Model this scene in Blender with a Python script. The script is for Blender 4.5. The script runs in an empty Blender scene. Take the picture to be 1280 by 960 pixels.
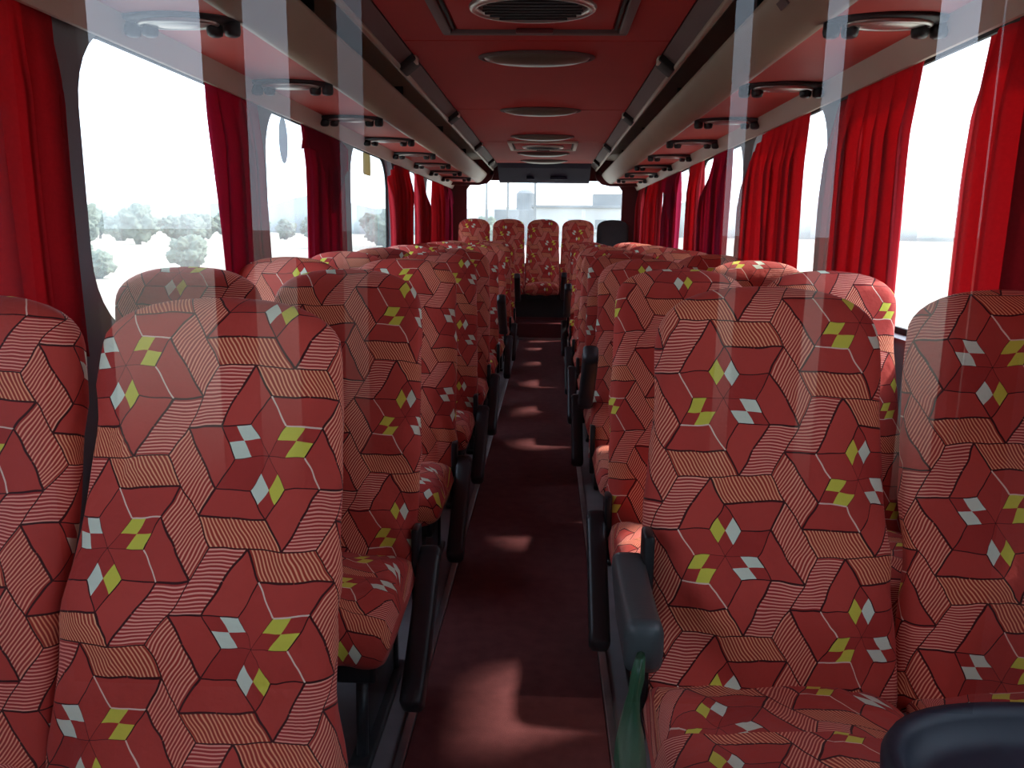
import bpy, bmesh, math, random
from mathutils import Vector, Matrix, noise
R = math.radians
random.seed(7)
sc = bpy.context.scene
C = sc.collection
CZ = 1.20          # camera height over the aisle
HW = 1.175         # half width of the saloon at the windows

# ------------------------------------------------------------------ materials
class NT:
    """small helper around a node tree"""
    def __init__(s, m):
        s.t = m.node_tree; s.n = s.t.nodes; s.l = s.t.links
    def new(s, typ, **kw):
        n = s.n.new(typ)
        for k, v in kw.items(): setattr(n, k, v)
        return n
    def put(s, sock, v):
        if hasattr(v, 'links') or hasattr(v, 'is_output'): s.l.new(v, sock)
        else: sock.default_value = v
    def m(s, op, a, b=None, c=None):
        n = s.new('ShaderNodeMath', operation=op)
        s.put(n.inputs[0], a)
        if b is not None: s.put(n.inputs[1], b)
        if c is not None: s.put(n.inputs[2], c)
        return n.outputs[0]
    def mix(s, f, a, b):
        n = s.new('ShaderNodeMix', data_type='RGBA')
        s.put(n.inputs[0], f); s.put(n.inputs[6], a); s.put(n.inputs[7], b)
        return n.outputs[2]

def rgb(r, g, b):
    """sRGB 0-255 to linear"""
    f = lambda c: (c/255/12.92) if c <= 10 else ((c/255+.055)/1.055)**2.4
    return (f(r), f(g), f(b), 1)

def mat(name, col, rough=.6, metal=0, spec=.5, nscale=0, namp=.15, bump=0, bscale=80, sheen=0, coat=0):
    m = bpy.data.materials.new(name); m.use_nodes = True
    T = NT(m); b = T.n['Principled BSDF']
    b.inputs['Base Color'].default_value = col
    b.inputs['Roughness'].default_value = rough
    b.inputs['Metallic'].default_value = metal
    b.inputs['Specular IOR Level'].default_value = spec
    b.inputs['Sheen Weight'].default_value = sheen
    b.inputs['Coat Weight'].default_value = coat
    tc = T.new('ShaderNodeTexCoord')
    if nscale:
        n = T.new('ShaderNodeTexNoise'); n.inputs['Scale'].default_value = nscale; n.inputs['Detail'].default_value = 5
        T.l.new(tc.outputs['Object'], n.inputs['Vector'])
        d = tuple(c*(1-namp*2) for c in col[:3]) + (1,); u = tuple(min(1, c*(1+namp)) for c in col[:3]) + (1,)
        T.l.new(T.mix(n.outputs['Fac'], d, u), b.inputs['Base Color'])
    if bump:
        n = T.new('ShaderNodeTexNoise'); n.inputs['Scale'].default_value = bscale; n.inputs['Detail'].default_value = 3
        T.l.new(tc.outputs['Object'], n.inputs['Vector'])
        bp = T.new('ShaderNodeBump'); bp.inputs['Strength'].default_value = bump; bp.inputs['Distance'].default_value = .004
        T.l.new(n.outputs['Fac'], bp.inputs['Height']); T.l.new(bp.outputs['Normal'], b.inputs['Normal'])
    return m

# ---- the printed slip-cover fabric: hexagon stars of rhombi, ringed by striped parallelograms,
# on a triangular lattice; a repeat holds 27 "up" and 27 "down" triangles, looked up from ramps.
def rot(p, k):
    for _ in range(k % 6): p = (-p[1], p[0]+p[1])
    return p
E = [rot((1, 0), k) for k in range(6)]
add = lambda *ps: (sum(p[0] for p in ps), sum(p[1] for p in ps))
def inside(p, poly):
    s = None
    for i in range(len(poly)):
        a, b = poly[i], poly[(i+1) % len(poly)]
        c = (b[0]-a[0])*(p[1]-a[1])-(b[1]-a[1])*(p[0]-a[0])
        if abs(c) < 1e-9: return False
        if s is None: s = c > 0
        elif s != (c > 0): return False
    return True
SHAPES = []
for k in range(6):
    SHAPES.append((('dia' if k % 2 else 'rho'), k, [(0, 0), E[k], add(E[k], E[(k+1) % 6]), E[(k+1) % 6]]))
    T90 = add(E[1], E[2]); X = add(T90, E[0], E[0]); T30 = add(E[0], E[1])
    SHAPES.append(('trap', k, [rot(q, k) for q in (T90, E[1], T30, X)]))
    SHAPES.append(('str', k, [rot(q, k) for q in (T90, X, add(X, E[2]), add(T90, E[2]))]))
SUP = [(3*a-3*b, 3*a+6*b) for a in range(-3, 4) for b in range(-3, 4)]
def find(c):
    for S in SUP:
        q = (c[0]-S[0], c[1]-S[1])
        for kind, k, poly in SHAPES:
            if inside(q, poly): return kind, k, S
    raise RuntimeError('pattern hole %r' % (c,))
def tri_info(i, j, up):
    vs = [(i, j), (i+1, j), (i, j+1)] if up else [(i+1, j+1), (i, j+1), (i+1, j)]
    c = (sum(v[0] for v in vs)/3, sum(v[1] for v in vs)/3)
    kind, k, S = find(c)
    # neighbours across: v-edge, u-edge, w-edge
    if up: nb = [((i, j-1, 0)), ((i-1, j, 0)), ((i, j, 0))]
    else: nb = [((i, j+1, 1)), ((i+1, j, 1)), ((i, j, 1))]
    edges = []
    for (a, b, t) in nb:
        w = [(a, b), (a+1, b), (a, b+1)] if t else [(a+1, b+1), (a, b+1), (a+1, b)]
        cc = (sum(v[0] for v in w)/3, sum(v[1] for v in w)/3)
        k2 = find(cc)
        if k2 == (kind, k, S): e = 0
        else:
            kinds = {kind, k2[0]}
            e = 1.0
            if kinds <= {'dia', 'rho'}: e = .25
            if kinds == {'str'}: e = .75
            if kinds == {'rho', 'trap'} or kinds == {'dia', 'trap'}:
                e = .75
                # white thread on two of the star's outer edges, as printed
                sh = [q for q in vs if q in w]
                loc = {(q[0]-S[0], q[1]-S[1]) for q in sh}
                if S == k2[2]:
                    if loc in ({E[4], add(E[4], E[5])}, {E[3], add(E[2], E[3])}, {E[4], add(E[3], E[4])}): e = .5
        edges.append(e)
    corners = [0, 0, 0]
    if kind == 'dia':
        for q in range(3):
            loc = (vs[q][0]-S[0], vs[q][1]-S[1])
            if loc == E[k]: corners[q] = {1: 1, 3: .5, 5: 1}[k]
            if loc == E[(k+1) % 6]: corners[q] = {1: .5, 3: .5, 5: 1}[k]
    stripe = 0
    if kind == 'str': stripe = [.3, .6, .9][k % 3]
    tint = {'dia': .3, 'rho': .5, 'trap': .62, 'str': [.2, .8, .5][k % 3]}[kind]
    if kind == 'rho' and k == 0: tint = .15
    if kind == 'trap' and k in (1, 4): tint = .8
    return (stripe, tint, 0), tuple(corners), tuple(edges)
TAB = {}
for up in (1, 0):
    for i in range(3):
        for j in range(9):
            TAB[up, i+3*j] = tri_info(i, j, up)

def fabric(name):
    m = bpy.data.materials.new(name); m.use_nodes = True
    T = NT(m); b = T.n['Principled BSDF']; M = T.m
    uv = T.new('ShaderNodeUVMap'); oi = T.new('ShaderNodeObjectInfo')
    sp = T.new('ShaderNodeSeparateXYZ'); T.l.new(uv.outputs[0], sp.inputs[0])
    oc = T.new('ShaderNodeSeparateColor'); T.l.new(oi.outputs['Color'], oc.inputs[0])
    wob = T.new('ShaderNodeTexNoise'); wob.inputs['Scale'].default_value = 9; wob.inputs['Detail'].default_value = 2
    T.l.new(uv.outputs[0], wob.inputs['Vector'])
    ws = T.new('ShaderNodeSeparateColor'); T.l.new(wob.outputs['Color'], ws.inputs[0])
    S = .0577
    x = M('DIVIDE', sp.outputs[0], S); y = M('DIVIDE', sp.outputs[1], S)
    x = M('MULTIPLY_ADD', M('SUBTRACT', ws.outputs[0], .5), .46, x)
    y = M('MULTIPLY_ADD', M('SUBTRACT', ws.outputs[1], .5), .46, y)
    # turn of the cloth on this seat (red channel = +-1 cosine, small tilt) and its offset
    sg = M('MULTIPLY_ADD', oc.outputs[2], 2, -1)      # blue 1 or 0: upright or upside down
    ca, sa = math.cos(R(.5)), math.sin(R(.5))
    x2 = M('ADD', M('MULTIPLY', x, ca), M('MULTIPLY', y, sa)); y2 = M('SUBTRACT', M('MULTIPLY', y, ca), M('MULTIPLY', x, sa))
    x = M('ADD', M('MULTIPLY', x2, sg), oc.outputs[0]); y = M('ADD', M('MULTIPLY', y2, sg), oc.outputs[1])
    v = M('MULTIPLY', y, 2/math.sqrt(3)); u = M('SUBTRACT', x, M('MULTIPLY', v, .5))
    i = M('FLOOR', u); j = M('FLOOR', v); fu = M('SUBTRACT', u, i); fv = M('SUBTRACT', v, j)
    fs = M('ADD', fu, fv); up = M('LESS_THAN', fs, 1)
    i3 = M('FLOORED_MODULO', i, 3)
    q = M('FLOOR', M('DIVIDE', M('ADD', i, .5), 3))
    j9 = M('FLOORED_MODULO', M('ADD', M('SUBTRACT', j, M('MULTIPLY', q, 3)), .5), 9)
    j9 = M('FLOOR', j9); i3 = M('FLOOR', M('ADD', i3, .01))
    k = M('DIVIDE', M('ADD', M('MULTIPLY_ADD', j9, 3, i3), .5), 27)
    outs = []
    for ch in range(3):
        pair = []
        for upv in (1, 0):
            r = T.new('ShaderNodeValToRGB'); r.color_ramp.interpolation = 'CONSTANT'
            el = r.color_ramp.elements
            for n in range(27):
                e = el[n] if n < 1 else (el[1] if n == 1 else el.new(n/27))
                e.position = n/27
                e.color = tuple(TAB[upv, n][ch]) + (1,)
            T.l.new(k, r.inputs[0]); pair.append(r.outputs[0])
        mx = T.mix(up, pair[1], pair[0]); ss = T.new('ShaderNodeSeparateColor'); T.l.new(mx, ss.inputs[0]); outs.append(ss.outputs)
    typ, cor, edg = outs
    dn = M('SUBTRACT', 1, up)
    def sel(a, b_): return M('ADD', M('MULTIPLY', a, up), M('MULTIPLY', b_, dn))
    ev = sel(fv, M('SUBTRACT', 1, fv)); eu = sel(fu, M('SUBTRACT', 1, fu)); ew = M('ABSOLUTE', M('SUBTRACT', fs, 1))
    # barycentric weights of corners 0,1,2 : ew, eu, ev
    def wgt(flag, lo, hi): return M('MULTIPLY', M('GREATER_THAN', flag, lo), M('LESS_THAN', flag, hi))
    yel = whi = None
    for c_, w_ in zip(cor, (ew, eu, ev)):
        near = M('GREATER_THAN', w_, .5)
        a = M('MULTIPLY', wgt(c_, .3, .7), near); bb = M('MULTIPLY', M('GREATER_THAN', c_, .8), near)
        yel = a if yel is None else M('MAXIMUM', yel, a); whi = bb if whi is None else M('MAXIMUM', whi, bb)
    # stripes parallel to the short side
    FR = 8.5
    wv = M('MULTIPLY', M('ADD', u, v), FR); vv = M('MULTIPLY', v, FR); uu = M('MULTIPLY', u, FR)
    st0 = wgt(typ[0], .2, .4); st1 = wgt(typ[0], .5, .7); st2 = M('GREATER_THAN', typ[0], .8)
    ph = M('ADD', M('ADD', M('MULTIPLY', st0, wv), M('MULTIPLY', st1, vv)), M('MULTIPLY', st2, uu))
    isst = M('GREATER_THAN', typ[0], .1)
    tri = M('ABSOLUTE', M('SUBTRACT', M('FRACT', ph), .5))
    line = T.new('ShaderNodeMapRange'); line.inputs[1].default_value = .22; line.inputs[2].default_value = .36
    T.l.new(tri, line.inputs[0]); line = M('MULTIPLY', line.outputs[0], isst)
    red = T.mix(typ[1], rgb(172, 48, 42), rgb(208, 78, 66))
    sb = T.mix(typ[1], rgb(176, 58, 38), rgb(186, 50, 50))
    col = T.mix(isst, red, sb)
    col = T.mix(line, col, T.mix(typ[1], rgb(250, 172, 122), rgb(252, 172, 156)))
    col = T.mix(yel, col, rgb(222, 216, 80)); col = T.mix(whi, col, rgb(226, 236, 214))
    # outlines
    for f_, d_ in zip(edg, (ev, eu, ew)):
        thin = M('MULTIPLY', wgt(f_, .1, .35), M('LESS_THAN', d_, .012))
        white = M('MULTIPLY', wgt(f_, .4, .6), M('LESS_THAN', d_, .026))
        dark = M('MULTIPLY', wgt(f_, .6, .9), M('LESS_THAN', d_, .022))
        dk2 = M('MULTIPLY', M('GREATER_THAN', f_, .9), M('LESS_THAN', d_, .036))
        col = T.mix(M('MAXIMUM', M('MULTIPLY', thin, .8), M('MAXIMUM', dark, dk2)), col, rgb(70, 16, 16))
        col = T.mix(white, col, rgb(240, 210, 190))
    T.l.new(col, b.inputs['Base Color'])
    b.inputs['Roughness'].default_value = .75; b.inputs['Specular IOR Level'].default_value = .25
    b.inputs['Sheen Weight'].default_value = .08
    n = T.new('ShaderNodeTexNoise'); n.inputs['Scale'].default_value = 14; n.inputs['Detail'].default_value = 4
    T.l.new(uv.outputs[0], n.inputs['Vector'])
    bp = T.new('ShaderNodeBump'); bp.inputs['Strength'].default_value = .5; bp.inputs['Distance'].default_value = .018
    T.l.new(n.outputs['Fac'], bp.inputs['Height']); T.l.new(bp.outputs['Normal'], b.inputs['Normal'])
    return m

def curtain_mat(name, col):
    m = bpy.data.materials.new(name); m.use_nodes = True
    T = NT(m); T.n.remove(T.n['Principled BSDF']); o = T.n['Material Output']
    tc = T.new('ShaderNodeTexCoord'); n = T.new('ShaderNodeTexNoise'); n.inputs['Scale'].default_value = 120
    T.l.new(tc.outputs['Object'], n.inputs['Vector'])
    c = T.mix(n.outputs['Fac'], tuple(x*.8 for x in col[:3])+(1,), col)
    d = T.new('ShaderNodeBsdfDiffuse'); t = T.new('ShaderNodeBsdfTranslucent'); mx = T.new('ShaderNodeMixShader')
    T.l.new(c, d.inputs[0]); T.l.new(c, t.inputs[0]); mx.inputs[0].default_value = .5
    T.l.new(d.outputs[0], mx.inputs[1]); T.l.new(t.outputs[0], mx.inputs[2]); T.l.new(mx.outputs[0], o.inputs[0])
    return m

def glass_mat(name, veil=.06, tint=(1, 1, 1, 1), ior=1.5, grade=False):
    m = bpy.data.materials.new(name); m.use_nodes = True
    T = NT(m); T.n.remove(T.n['Principled BSDF']); o = T.n['Material Output']
    tr = T.new('ShaderNodeBsdfTransparent'); tr.inputs[0].default_value = tint
    gl = T.new('ShaderNodeBsdfGlossy'); gl.inputs['Roughness'].default_value = .0
    fr = T.new('ShaderNodeFresnel'); ge = T.new('ShaderNodeNewGeometry')
    T.l.new(T.m('MULTIPLY_ADD', ge.outputs['Backfacing'], 1/ior-ior, ior), fr.inputs[0])   # thin sheet: alike from both sides
    a = T.new('ShaderNodeMixShader'); T.l.new(fr.outputs[0], a.inputs[0])
    T.l.new(tr.outputs[0], a.inputs[1]); T.l.new(gl.outputs[0], a.inputs[2])
    if grade:      # pane darkened downwards so the reflected streaks fade out
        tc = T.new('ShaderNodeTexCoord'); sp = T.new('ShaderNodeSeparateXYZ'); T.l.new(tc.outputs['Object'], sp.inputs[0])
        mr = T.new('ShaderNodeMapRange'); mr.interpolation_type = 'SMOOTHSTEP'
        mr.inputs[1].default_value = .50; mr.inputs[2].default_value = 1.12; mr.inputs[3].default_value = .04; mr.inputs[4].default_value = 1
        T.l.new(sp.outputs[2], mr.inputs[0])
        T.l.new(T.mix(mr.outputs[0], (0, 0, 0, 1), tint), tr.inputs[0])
    if veil:  # pale translucent veil put on the panes in place of outdoor haze
        tl = T.new('ShaderNodeBsdfTranslucent'); tl.inputs[0].default_value = (.85, .87, .85, 1)
        tc = T.new('ShaderNodeTexCoord'); n = T.new('ShaderNodeTexNoise'); n.inputs['Scale'].default_value = 3; n.inputs['Detail'].default_value = 6
        T.l.new(tc.outputs['Object'], n.inputs['Vector'])
        b = T.new('ShaderNodeMixShader')
        T.l.new(T.m('MULTIPLY', n.outputs['Fac'], veil*2), b.inputs[0])
        T.l.new(a.outputs[0], b.inputs[1]); T.l.new(tl.outputs[0], b.inputs[2]); a = b
    T.l.new(a.outputs[0], o.inputs[0])
    return m

FAB = fabric('printed_slipcover')
M_ = dict(
    black=mat('black_plastic', rgb(34, 36, 40), .42, bump=.1, bscale=300),
    steel=mat('black_steel', rgb(30, 32, 35), .38, metal=.3, nscale=30),
    carpet=mat('maroon_carpet', rgb(116, 66, 66), .95, spec=.1, nscale=22, namp=.22, bump=.5, bscale=500),
    vinyl=mat('grey_vinyl', rgb(128, 128, 132), .6, nscale=9, namp=.15),
    alum=mat('aluminium', rgb(170, 170, 172), .35, metal=.9, nscale=25),
    wall=mat('grey_wall', rgb(118, 122, 130), .6, nscale=5, namp=.06),
    beige=mat('beige_plastic', rgb(164, 148, 130), .45, nscale=4, namp=.06),
    strip=mat('pale_moulding', rgb(196, 186, 172), .5, nscale=6, namp=.05),
    redpan=mat('red_vinyl_panel', rgb(206, 88, 80), .55, nscale=5, namp=.06, bump=.15, bscale=180),
    ceil=mat('red_ceiling_vinyl', rgb(172, 46, 44), .7, spec=.2, nscale=3, namp=.07, bump=.15, bscale=180),
    duct=mat('taupe_duct', rgb(96, 76, 76), .65, nscale=6, namp=.08),
    dark=mat('dark_lining', rgb(36, 30, 32), .8, nscale=8),
    navy=mat('navy_plastic', rgb(24, 29, 42), .5, spec=.3, bump=.08, bscale=60),
    lens=mat('smoked_lens', rgb(98, 90, 80), .3, nscale=7, namp=.08),
    chrome=mat('chrome', rgb(190, 188, 184), .34, metal=.9, nscale=20, namp=.04),
    maroon=mat('maroon_trim', rgb(96, 30, 36), .5, nscale=8, namp=.1),
    armg=mat('grey_green_plastic', rgb(66, 74, 76), .4, nscale=12, namp=.1, bump=.1, bscale=200),
    bag=mat('green_plastic_film', rgb(46, 92, 64), .35, nscale=9, namp=.2, bump=.5, bscale=30),
    rubber=mat('black_rubber', rgb(22, 22, 24), .7, nscale=30),
    curt=curtain_mat('red_curtain', rgb(204, 56, 66)),
    curtd=curtain_mat('crimson_curtain', rgb(180, 44, 78)),
    glass=glass_mat('dusty_window_glass', .13),
    clear=glass_mat('clear_partition_glass', 0, ior=1.8),
    soil=mat('dry_soil', rgb(150, 140, 120), .95, nscale=.05, namp=.15),
    leaf=mat('hazy_foliage', rgb(104, 112, 94), .9, nscale=.8, namp=.25),
    bark=mat('bark', rgb(96, 84, 72), .9, nscale=3),
    hill=mat('hazy_hill', rgb(120, 128, 124), .95, nscale=.01, namp=.1),
    plaster=mat('white_plaster', rgb(160, 158, 152), .85, nscale=.4, namp=.06),
    concrete=mat('grey_concrete', rgb(108, 110, 110), .9, nscale=.5, namp=.1),
    paper=curtain_mat('pale_sticker', rgb(206, 216, 220)),
    paperb=curtain_mat('buff_sticker', rgb(214, 200, 160)),
)

# ------------------------------------------------------------------ object helpers
def obj(name, bm, m, parent=None, smooth=True):
    me = bpy.data.meshes.new(name)
    bmesh.ops.recalc_face_normals(bm, faces=bm.faces)
    bm.to_mesh(me); bm.free()
    if smooth:
        for p in me.polygons: p.use_smooth = True
    for mm in (m if isinstance(m, (list, tuple)) else [m]): me.materials.append(mm)
    o = bpy.data.objects.new(name, me); C.objects.link(o)
    if parent: o.parent = parent
    return o
def tag(o, label, cat, group=None, kind=None):
    o['label'] = label; o['category'] = cat
    if group: o['group'] = group
    if kind: o['kind'] = kind
    return o
def thing(name, label, cat, loc=(0, 0, 0), rz=0, group=None):
    o = bpy.data.objects.new(name, None); C.objects.link(o)
    o.location = loc; o.rotation_euler = (0, 0, rz); o.empty_display_size = .05
    return tag(o, label, cat, group)
def struct(name, bm, m, smooth=False, parent=None):
    o = obj(name, bm, m, parent, smooth)
    if not parent: o['kind'] = 'structure'
    return o
def copy_tree(o, parent=None):
    c = o.copy(); C.objects.link(c); c.parent = parent
    for ch in [x for x in KIDS.get(o.name, [])]:
        copy_tree(ch, c)
    return c
KIDS = {}
def learn():
    KIDS.clear()
    for o in C.objects:
        if o.parent: KIDS.setdefault(o.parent.name, []).append(o)
def box(bm, c, s, bev=0, seg=2, mtx=None):
    r = bmesh.ops.create_cube(bm, size=1)
    vs = r['verts']
    bmesh.ops.scale(bm, vec=s, verts=vs)
    if bev:
        es = list({e for v in vs for e in v.link_edges})
        rb = bmesh.ops.bevel(bm, geom=es, offset=bev, segments=seg, affect='EDGES', profile=.5)
        vs = list({v for f in rb['faces'] for v in f.verts} | {v for v in vs if v.is_valid})
        seen = set(vs); st = list(vs)
        while st:
            v = st.pop()
            for e in v.link_edges:
                w = e.other_vert(v)
                if w not in seen: seen.add(w); st.append(w)
        vs = list(seen)
    if mtx: bmesh.ops.transform(bm, matrix=mtx, verts=vs)
    bmesh.ops.translate(bm, vec=c, verts=vs)
    return vs
def loft(bm, rings, closed=True, cap=True):
    """rings: list of lists of points with the same count"""
    V = [[bm.verts.new(p) for p in r] for r in rings]
    n = len(rings[0])
    for a, b in zip(V, V[1:]):
        for i in range(n if closed else n-1):
            k = (i+1) % n
            try: bm.faces.new((a[i], a[k], b[k], b[i]))
            except ValueError: pass
    if cap and closed:
        bm.faces.new(V[0]); bm.faces.new(V[-1])
    return V
def tube(bm, pts, r, n=10):
    pts = [Vector(p) for p in pts]; rings = []
    for i, p in enumerate(pts):
        d = (pts[min(i+1, len(pts)-1)]-pts[max(i-1, 0)]).normalized()
        a = d.cross(Vector((0, 0, 1)) if abs(d.z) < .9 else Vector((1, 0, 0))).normalized(); b = d.cross(a)
        rr = r[i] if isinstance(r, (list, tuple)) else r
        rings.append([p+a*rr*math.cos(2*math.pi*k/n)+b*rr*math.sin(2*math.pi*k/n) for k in range(n)])
    loft(bm, rings)
def prism_y(bm, prof, y0, y1):
    """extrude an x,z profile along y"""
    loft(bm, [[(x, y0, z) for x, z in prof], [(x, y1, z) for x, z in prof]])
def sup(t, n):
    c, s = math.cos(t), math.sin(t)
    return math.copysign(abs(c)**(2/n), c), math.copysign(abs(s)**(2/n), s)
def dish(bm, cx, cy, z, a, b, h, n=40, rim=.0):
    """elliptic shallow dish bulging down from z"""
    rings = []
    for t in (0, .25, .5, .7, .85, .95, 1):
        s = math.cos(t*math.pi/2)**.8 if t < 1 else 0.02
        zz = z-h*math.sin(t*math.pi/2)
        rings.append([(cx+a*s*math.cos(2*math.pi*k/n), cy+b*s*math.sin(2*math.pi*k/n), zz) for k in range(n)])
    loft(bm, rings)
def ring(bm, cx, cy, z, a, b, r, n=48, h=None):
    """elliptic torus-like rim"""
    m = 10; V = []
    for k in range(n):
        t = 2*math.pi*k/n; nx, ny = math.cos(t)/a, math.sin(t)/b; L = math.hypot(nx, ny); nx /= L; ny /= L
        V.append([bm.verts.new((cx+a*math.cos(t)+nx*r*math.cos(q), cy+b*math.sin(t)+ny*r*math.cos(q), z+(h or r)*math.sin(q))) for q in [2*math.pi*j/m for j in range(m)]])
    for k in range(n):
        for j in range(m):
            bm.faces.new((V[k][j], V[(k+1) % n][j], V[(k+1) % n][(j+1) % m], V[k][(j+1) % m]))

# ------------------------------------------------------------------ seat geometry
def back_bm(seed, w0=.216, w1=.196, L=.83, rec=15, thick=.062, wr=1.0):
    """slip-covered backrest, standing in local space: x across, y away from the sitter, z up"""
    bm = bmesh.new(); uvl = bm.loops.layers.uv.new('UVMap')
    N = 64; ts = [0, .015, .04]+[.04+.80*i/24 for i in range(1, 25)]+[.87, .895, .915, .935, .952, .967, .980, .990, .996, .9995]
    ca, sa = math.cos(R(rec)), math.sin(R(rec)); rings = []; uvs = []; varc = 0; prev = None
    for t in ts:
        z = t*L
        w = w0+(w1-w0)*t
        # outline rounding at the top, slight waist under the head part
        q = max(0, (t-.865)/.135); w *= (1-q**2.5)**(1/2.5) if q < 1 else .02
        w *= 1-.02*math.exp(-((t-.72)/.06)**2)
        d = thick*(1.05-.30*t); qd = max(0, (t-.88)/.12); d *= max(.05, (1-qd**2.2))**.5
        if t < .04: d *= .55+.45*t/.04
        bow = -.022*math.exp(-((t-.28)/.2)**2)-.012*math.exp(-((t-.9)/.1)**2)   # lumbar and head bulge towards the sitter
        pts = []
        for k in range(N):
            th = -math.pi/2+2*math.pi*k/N      # starts at the front centre
            sx, sy = sup(th, 3.4)
            x, y = w*sx, d*sy+bow
            if sy < 0: y += .012*(abs(sx)**3)*(1-t)       # front dished between side bolsters
            P = Vector((x*6, z*6, seed*13.7+(3 if sy > 0 else 0)))
            wv = noise.fractal(Vector((P.x*.55+P.y*.4, P.y*.35-P.x*.25, P.z)), 1.0, 2.0, 3)*.010
            wv += noise.noise(Vector((P.x*1.7-P.y*.7, P.y*.9+P.x*.5, P.z+5)))*.004*(1.3-t)
            fold = .006*math.sin(26*(abs(x)/.2*.55+z*.8)+seed*2)*math.exp(-((t-.12)/.18)**2)*abs(sx)**2
            rd = 1-abs(noise.noise(Vector((P.x*.75+P.y*.45, P.y*.22-P.x*.3, P.z+11))))
            wv += .010*max(0, rd-.78)/.22*(.5+.9*(1-t))-.003
            s = wr*(wv+fold)*(.35 if t > .9 else 1)
            nx, ny = sx*.5, sy
            pts.append(Vector((x+nx*s, y+ny*s, z)))
        pts = [Vector((p.x, p.y*ca+p.z*sa, p.z*ca-p.y*sa)) for p in pts]
        rings.append(pts)
        # arc length round the ring from the front centre, both ways
        arc = [0]*(N+1)
        for k in range(N): arc[k+1] = arc[k]+(pts[(k+1) % N]-pts[k]).length
        tot = arc[N]
        us = [a if a <= tot/2 else a-tot for a in arc[:N]]+[0]
        if prev is not None: varc += (pts[0]-prev).length
        prev = pts[0].copy(); uvs.append((us, varc))
    V = [[bm.verts.new(p) for p in r] for r in rings]
    for a in range(len(V)-1):
        for k in range(N):
            k2 = (k+1) % N
            f = bm.faces.new((V[a][k], V[a][k2], V[a+1][k2], V[a+1][k]))
            for lp, (r_, kk) in zip(f.loops, ((a, k), (a, k2), (a+1, k2), (a+1, k))):
                u = uvs[r_][0][kk]
                if k == N//2-1 and kk == N//2: u = abs(u)
                if k >= N//2 and kk == N//2: u = -abs(u)
                lp[uvl].uv = (u, uvs[r_][1])
    bm.faces.new(V[0]); bm.faces.new(V[-1])
    return bm
def cushion_bm(seed, w=.222, y0=-.40, y1=.05, z0=.235, z1=.375, wr=1.0):
    """slip-covered cushion, swept across; UV wraps from the top over the front"""
    bm = bmesh.new(); uvl = bm.loops.layers.uv.new('UVMap')
    N = 48; K = 26; yc, zc = (y0+y1)/2, (z0+z1)/2; hy, hz = (y1-y0)/2, (z1-z0)/2
    V = []; U = []
    for i in range(K+1):
        a = -1+2*i/K; a = math.copysign(abs(a)**.75, a)
        s = max(.001, 1-abs(a)**7)**(1/4.)
        pts = []
        for k in range(N):
            cy, cz = sup(math.pi/2+2*math.pi*k/N, 3.6)
            y, z = yc+hy*cy*(1-(1-s)*.25), zc+hz*cz*s
            if cz > 0: z += .018*math.cos(a*1.5)*max(0, cz)-.02*(cy*.5+.5)
            if cz < 0 and cy < 0: z += .006*math.sin(a*9+seed)
            n_ = noise.fractal(Vector((a*1.6+seed*7, y*7+a, z*5)), 1, 2, 3)*.010*wr
            pts.append(Vector((a*w+n_*.2, y, z+n_*(1 if cz > 0 else .2))))
        arc = [0]
        for k in range(N): arc.append(arc[-1]+(pts[(k+1) % N]-pts[k]).length)
        V.append([bm.verts.new(p) for p in pts]); U.append((a*w, arc))
    for i in range(K):
        for k in range(N):
            k2 = (k+1) % N
            f = bm.faces.new((V[i][k], V[i][k2], V[i+1][k2], V[i+1][k]))
            for lp, (ii, kk) in zip(f.loops, ((i, k), (i, k+1), (i+1, k+1), (i+1, k))):
                lp[uvl].uv = (U[ii][0]+.31, -U[ii][1][kk])
    bm.faces.new(V[0]); bm.faces.new(V[-1])
    return bm
def arm_bm(L=.40, w=.024, h=.03):
    """armrest lying along -y from its pivot at the origin"""
    bm = bmesh.new(); rings = []
    for i, t in enumerate([-.06, -.055, -.035, 0, .15, .4, .7, .9, .96, .99, 1.0]):
        f = .25 if t in (-.06, 1.0) else (.75 if t in (-.055, .99) else 1)
        hh = h*f*(.62+.38*min(1, max(0, t)*2.2)); drop = -.012*math.sin(max(0, min(1, t))*math.pi)
        rings.append([(w*f*sup(2*math.pi*k/20, 4)[0], -t*L, drop+hh*sup(2*math.pi*k/20, 4)[1]) for k in range(20)])
    loft(bm, rings)
    return bm
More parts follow.
